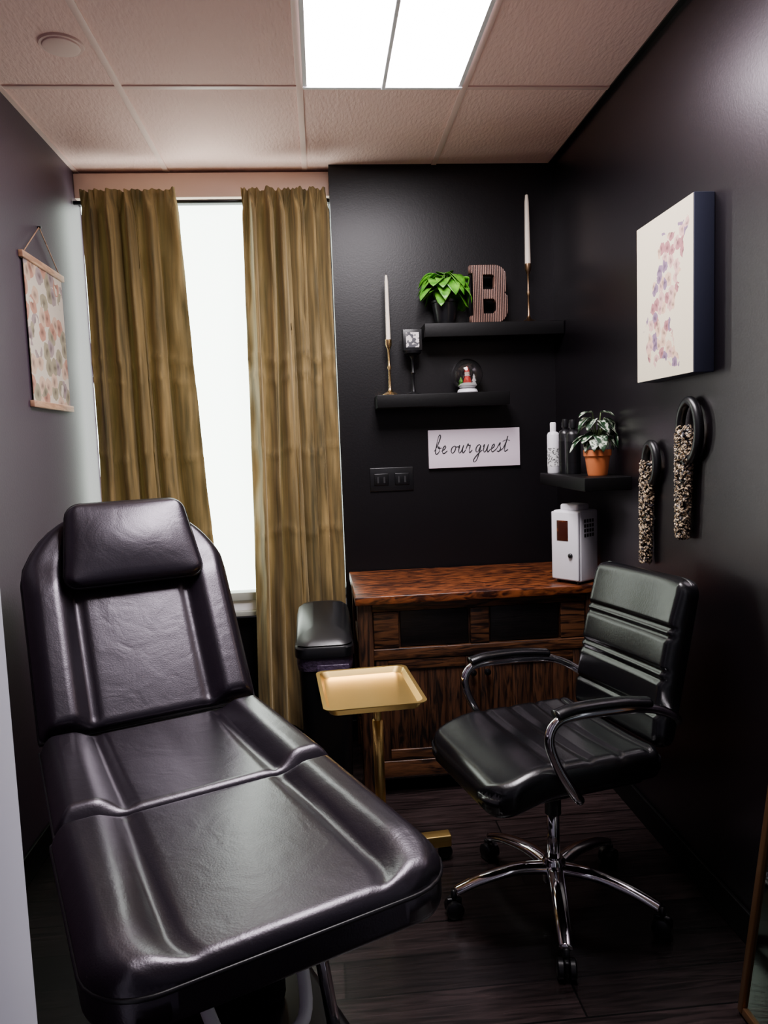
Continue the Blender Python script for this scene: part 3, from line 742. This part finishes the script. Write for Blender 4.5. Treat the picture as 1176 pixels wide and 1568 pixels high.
# ------------------------------------------------------------ beaded hangings: dark hoop with a tapering speckled strand
bead=mat('bead_gold_silver',(.56,.42,.27),.35,metal=.3,var=(130,(.012,.010,.014),.47,.52))
def hanging(name,y,zt,zb,rad,wtop,n):
    pts=[(XR-.022,y+rad*math.sin(a)*.75,zt-rad*1.15+rad*1.15*math.cos(a)) for a in [2*math.pi*i/16 for i in range(16)]]
    ringo=tube('ring',pts,.015,M['blackplastic'],closed=True,smooth=4)
    rnd=random.Random(int(y*100)); bm=bmesh.new()
    z0=zt-1.0*rad; yo=y+.022
    prof=lambda t: wtop*(1-.52*t)*math.sqrt(max(0,1-max(0,(.10-t)/.10)**2))*math.sqrt(max(0,1-max(0,(t-.94)/.06)**2))
    for i in range(n):
        t=rnd.random(); z=z0+(zb-z0)*t; wd=prof(t)
        a=rnd.random()*2*math.pi
        s=rnd.uniform(.004,.0075)
        bmesh.ops.create_icosphere(bm,subdivisions=1,radius=s,matrix=Matrix.Translation((XR-.026+math.cos(a)*.017,yo+.014*t+math.sin(a)*wd,z))@Matrix.Rotation(rnd.random()*3,4,'X')@Matrix.Diagonal((1,.7,1.7,1)))
    me=bpy.data.meshes.new('tassel'); bm.to_mesh(me); bm.free(); me.materials.append(bead)
    tt=bpy.data.objects.new('bead_strands',me); COL.objects.link(tt)
    core=tube('strand_core',[(XR-.024,yo+.014*t,z0+(zb-z0)*t) for t in (.02,.15,.5,.8,.97)],lambda t:max(.008,wtop*.9*(1-.55*t)),M['blackplastic'],smooth=4,upv=(1,0,0),sx=.45,sy=1)
    group(name,[ringo,tt,core],(XR,y,zt))
hanging('beaded_wall_hanging',2.185,1.545,1.120,.078,.044,900)
hanging('beaded_wall_hanging',2.450,1.415,1.000,.058,.038,800)

# ------------------------------------------------------------ mini fridge on desk (turned toward the room)
an=math.radians(35)
lx=Vector((math.sin(an),-math.cos(an),0)); ly=Vector((math.cos(an),math.sin(an),0))
FC=Vector((1.046,3.01,DZ))
mf=frame(FC,lx,ly,Vector((0,0,1)))
hw_,hd_,hh_=.069,.068,.305
P=[box('body',-hw_,hw_,-hd_+.012,hd_,.010,hh_,M['white'],.008,mf)]
P.append(box('door',-hw_+.002,hw_-.002,-hd_-.002,-hd_+.010,.016,hh_-.004,M['white'],.005,mf))
P.append(box('display_window',-.038,.018,-hd_-.004,-hd_-.001,hh_-.125,hh_-.040,mat('dark_amber_window',(.04,.010,.006),.15,var=(18,(.30,.08,.02),.50,.66)),.001,mf))
P.append(lathe('knob',[(.010,0),(.010,.008),(.007,.011),(0,.012)],M['blackplastic'],seg=20,mtx=mf@Matrix.Translation((.03,-hd_-.001,.12))@Matrix.Rotation(math.radians(90),4,'X')))
for r_ in range(4):
    for c_ in range(4):
        P.append(box('vent_%d_%d'%(r_+1,c_+1),hw_-.003,hw_+.001,-.030+c_*.018,-.018+c_*.018,hh_-.110+r_*.020,hh_-.096+r_*.020,M['ink'],0,mf))
for k,(xx,yy) in enumerate(((-.05,-.045),(.05,-.045),(-.05,.05),(.05,.05))):
    P.append(lathe('foot_%d'%(k+1),[(.008,0),(.008,.012)],M['blackplastic'],seg=12,mtx=mf@Matrix.Translation((xx,yy,0))))
P.append(box('top_handle',-.045,.045,-.040,.045,hh_-.004,hh_+.026,M['white'],.010,mf))
group('mini_fridge',P,FC)

# ------------------------------------------------------------ mirror leaning on the right wall, near the viewer
tz_=Vector((.128,0,1.0)).normalized()
mmx=frame(Vector((.985,.95,.006)),Vector((0,1,0)),tz_,Vector((0,1,0)).cross(tz_))
fm=mat('mirror_frame',(.22,.11,.05),.3,metal=.8)
gl=mat('mirror_glass',(.45,.52,.48),.04,metal=1)
P=[box('frame_left',0,.02,0,1.10,-.012,.012,fm,.003,mmx),box('frame_right',.68,.70,0,1.10,-.012,.012,fm,.003,mmx),
   box('frame_bottom',.02,.68,0,.02,-.012,.012,fm,.003,mmx),box('frame_top',.02,.68,1.08,1.10,-.012,.012,fm,.003,mmx),
   box('glass',.018,.682,.018,1.082,-.004,.004,gl,0,mmx),box('backing',.018,.682,.018,1.082,.0045,.009,M['blackplastic'],0,mmx)]
group('leaning_floor_mirror',P,(.985,1.3,0))

# ------------------------------------------------------------ world + camera
w=bpy.data.worlds.new('hall_ambient'); bpy.context.scene.world=w; w.use_nodes=True
w.node_tree.nodes['Background'].inputs[0].default_value=(.88,.78,1.0,1); w.node_tree.nodes['Background'].inputs[1].default_value=.10
dY=Vector((492-588,-(683-784),-f)).normalized()
u0=Vector((-0.045,1,0)); up=(u0-u0.dot(dY)*dY).normalized()
Xc=dY.cross(up); R=Matrix((Xc,dY,up))
cam=bpy.data.cameras.new('camera'); co=bpy.data.objects.new('camera',cam); COL.objects.link(co)
Mx=R.to_4x4(); Mx.translation=Vector((0,0,CH)); co.matrix_world=Mx
cam.sensor_fit='VERTICAL'; cam.sensor_height=24; cam.lens=24*f/H; cam.clip_start=.05
bpy.context.scene.camera=co
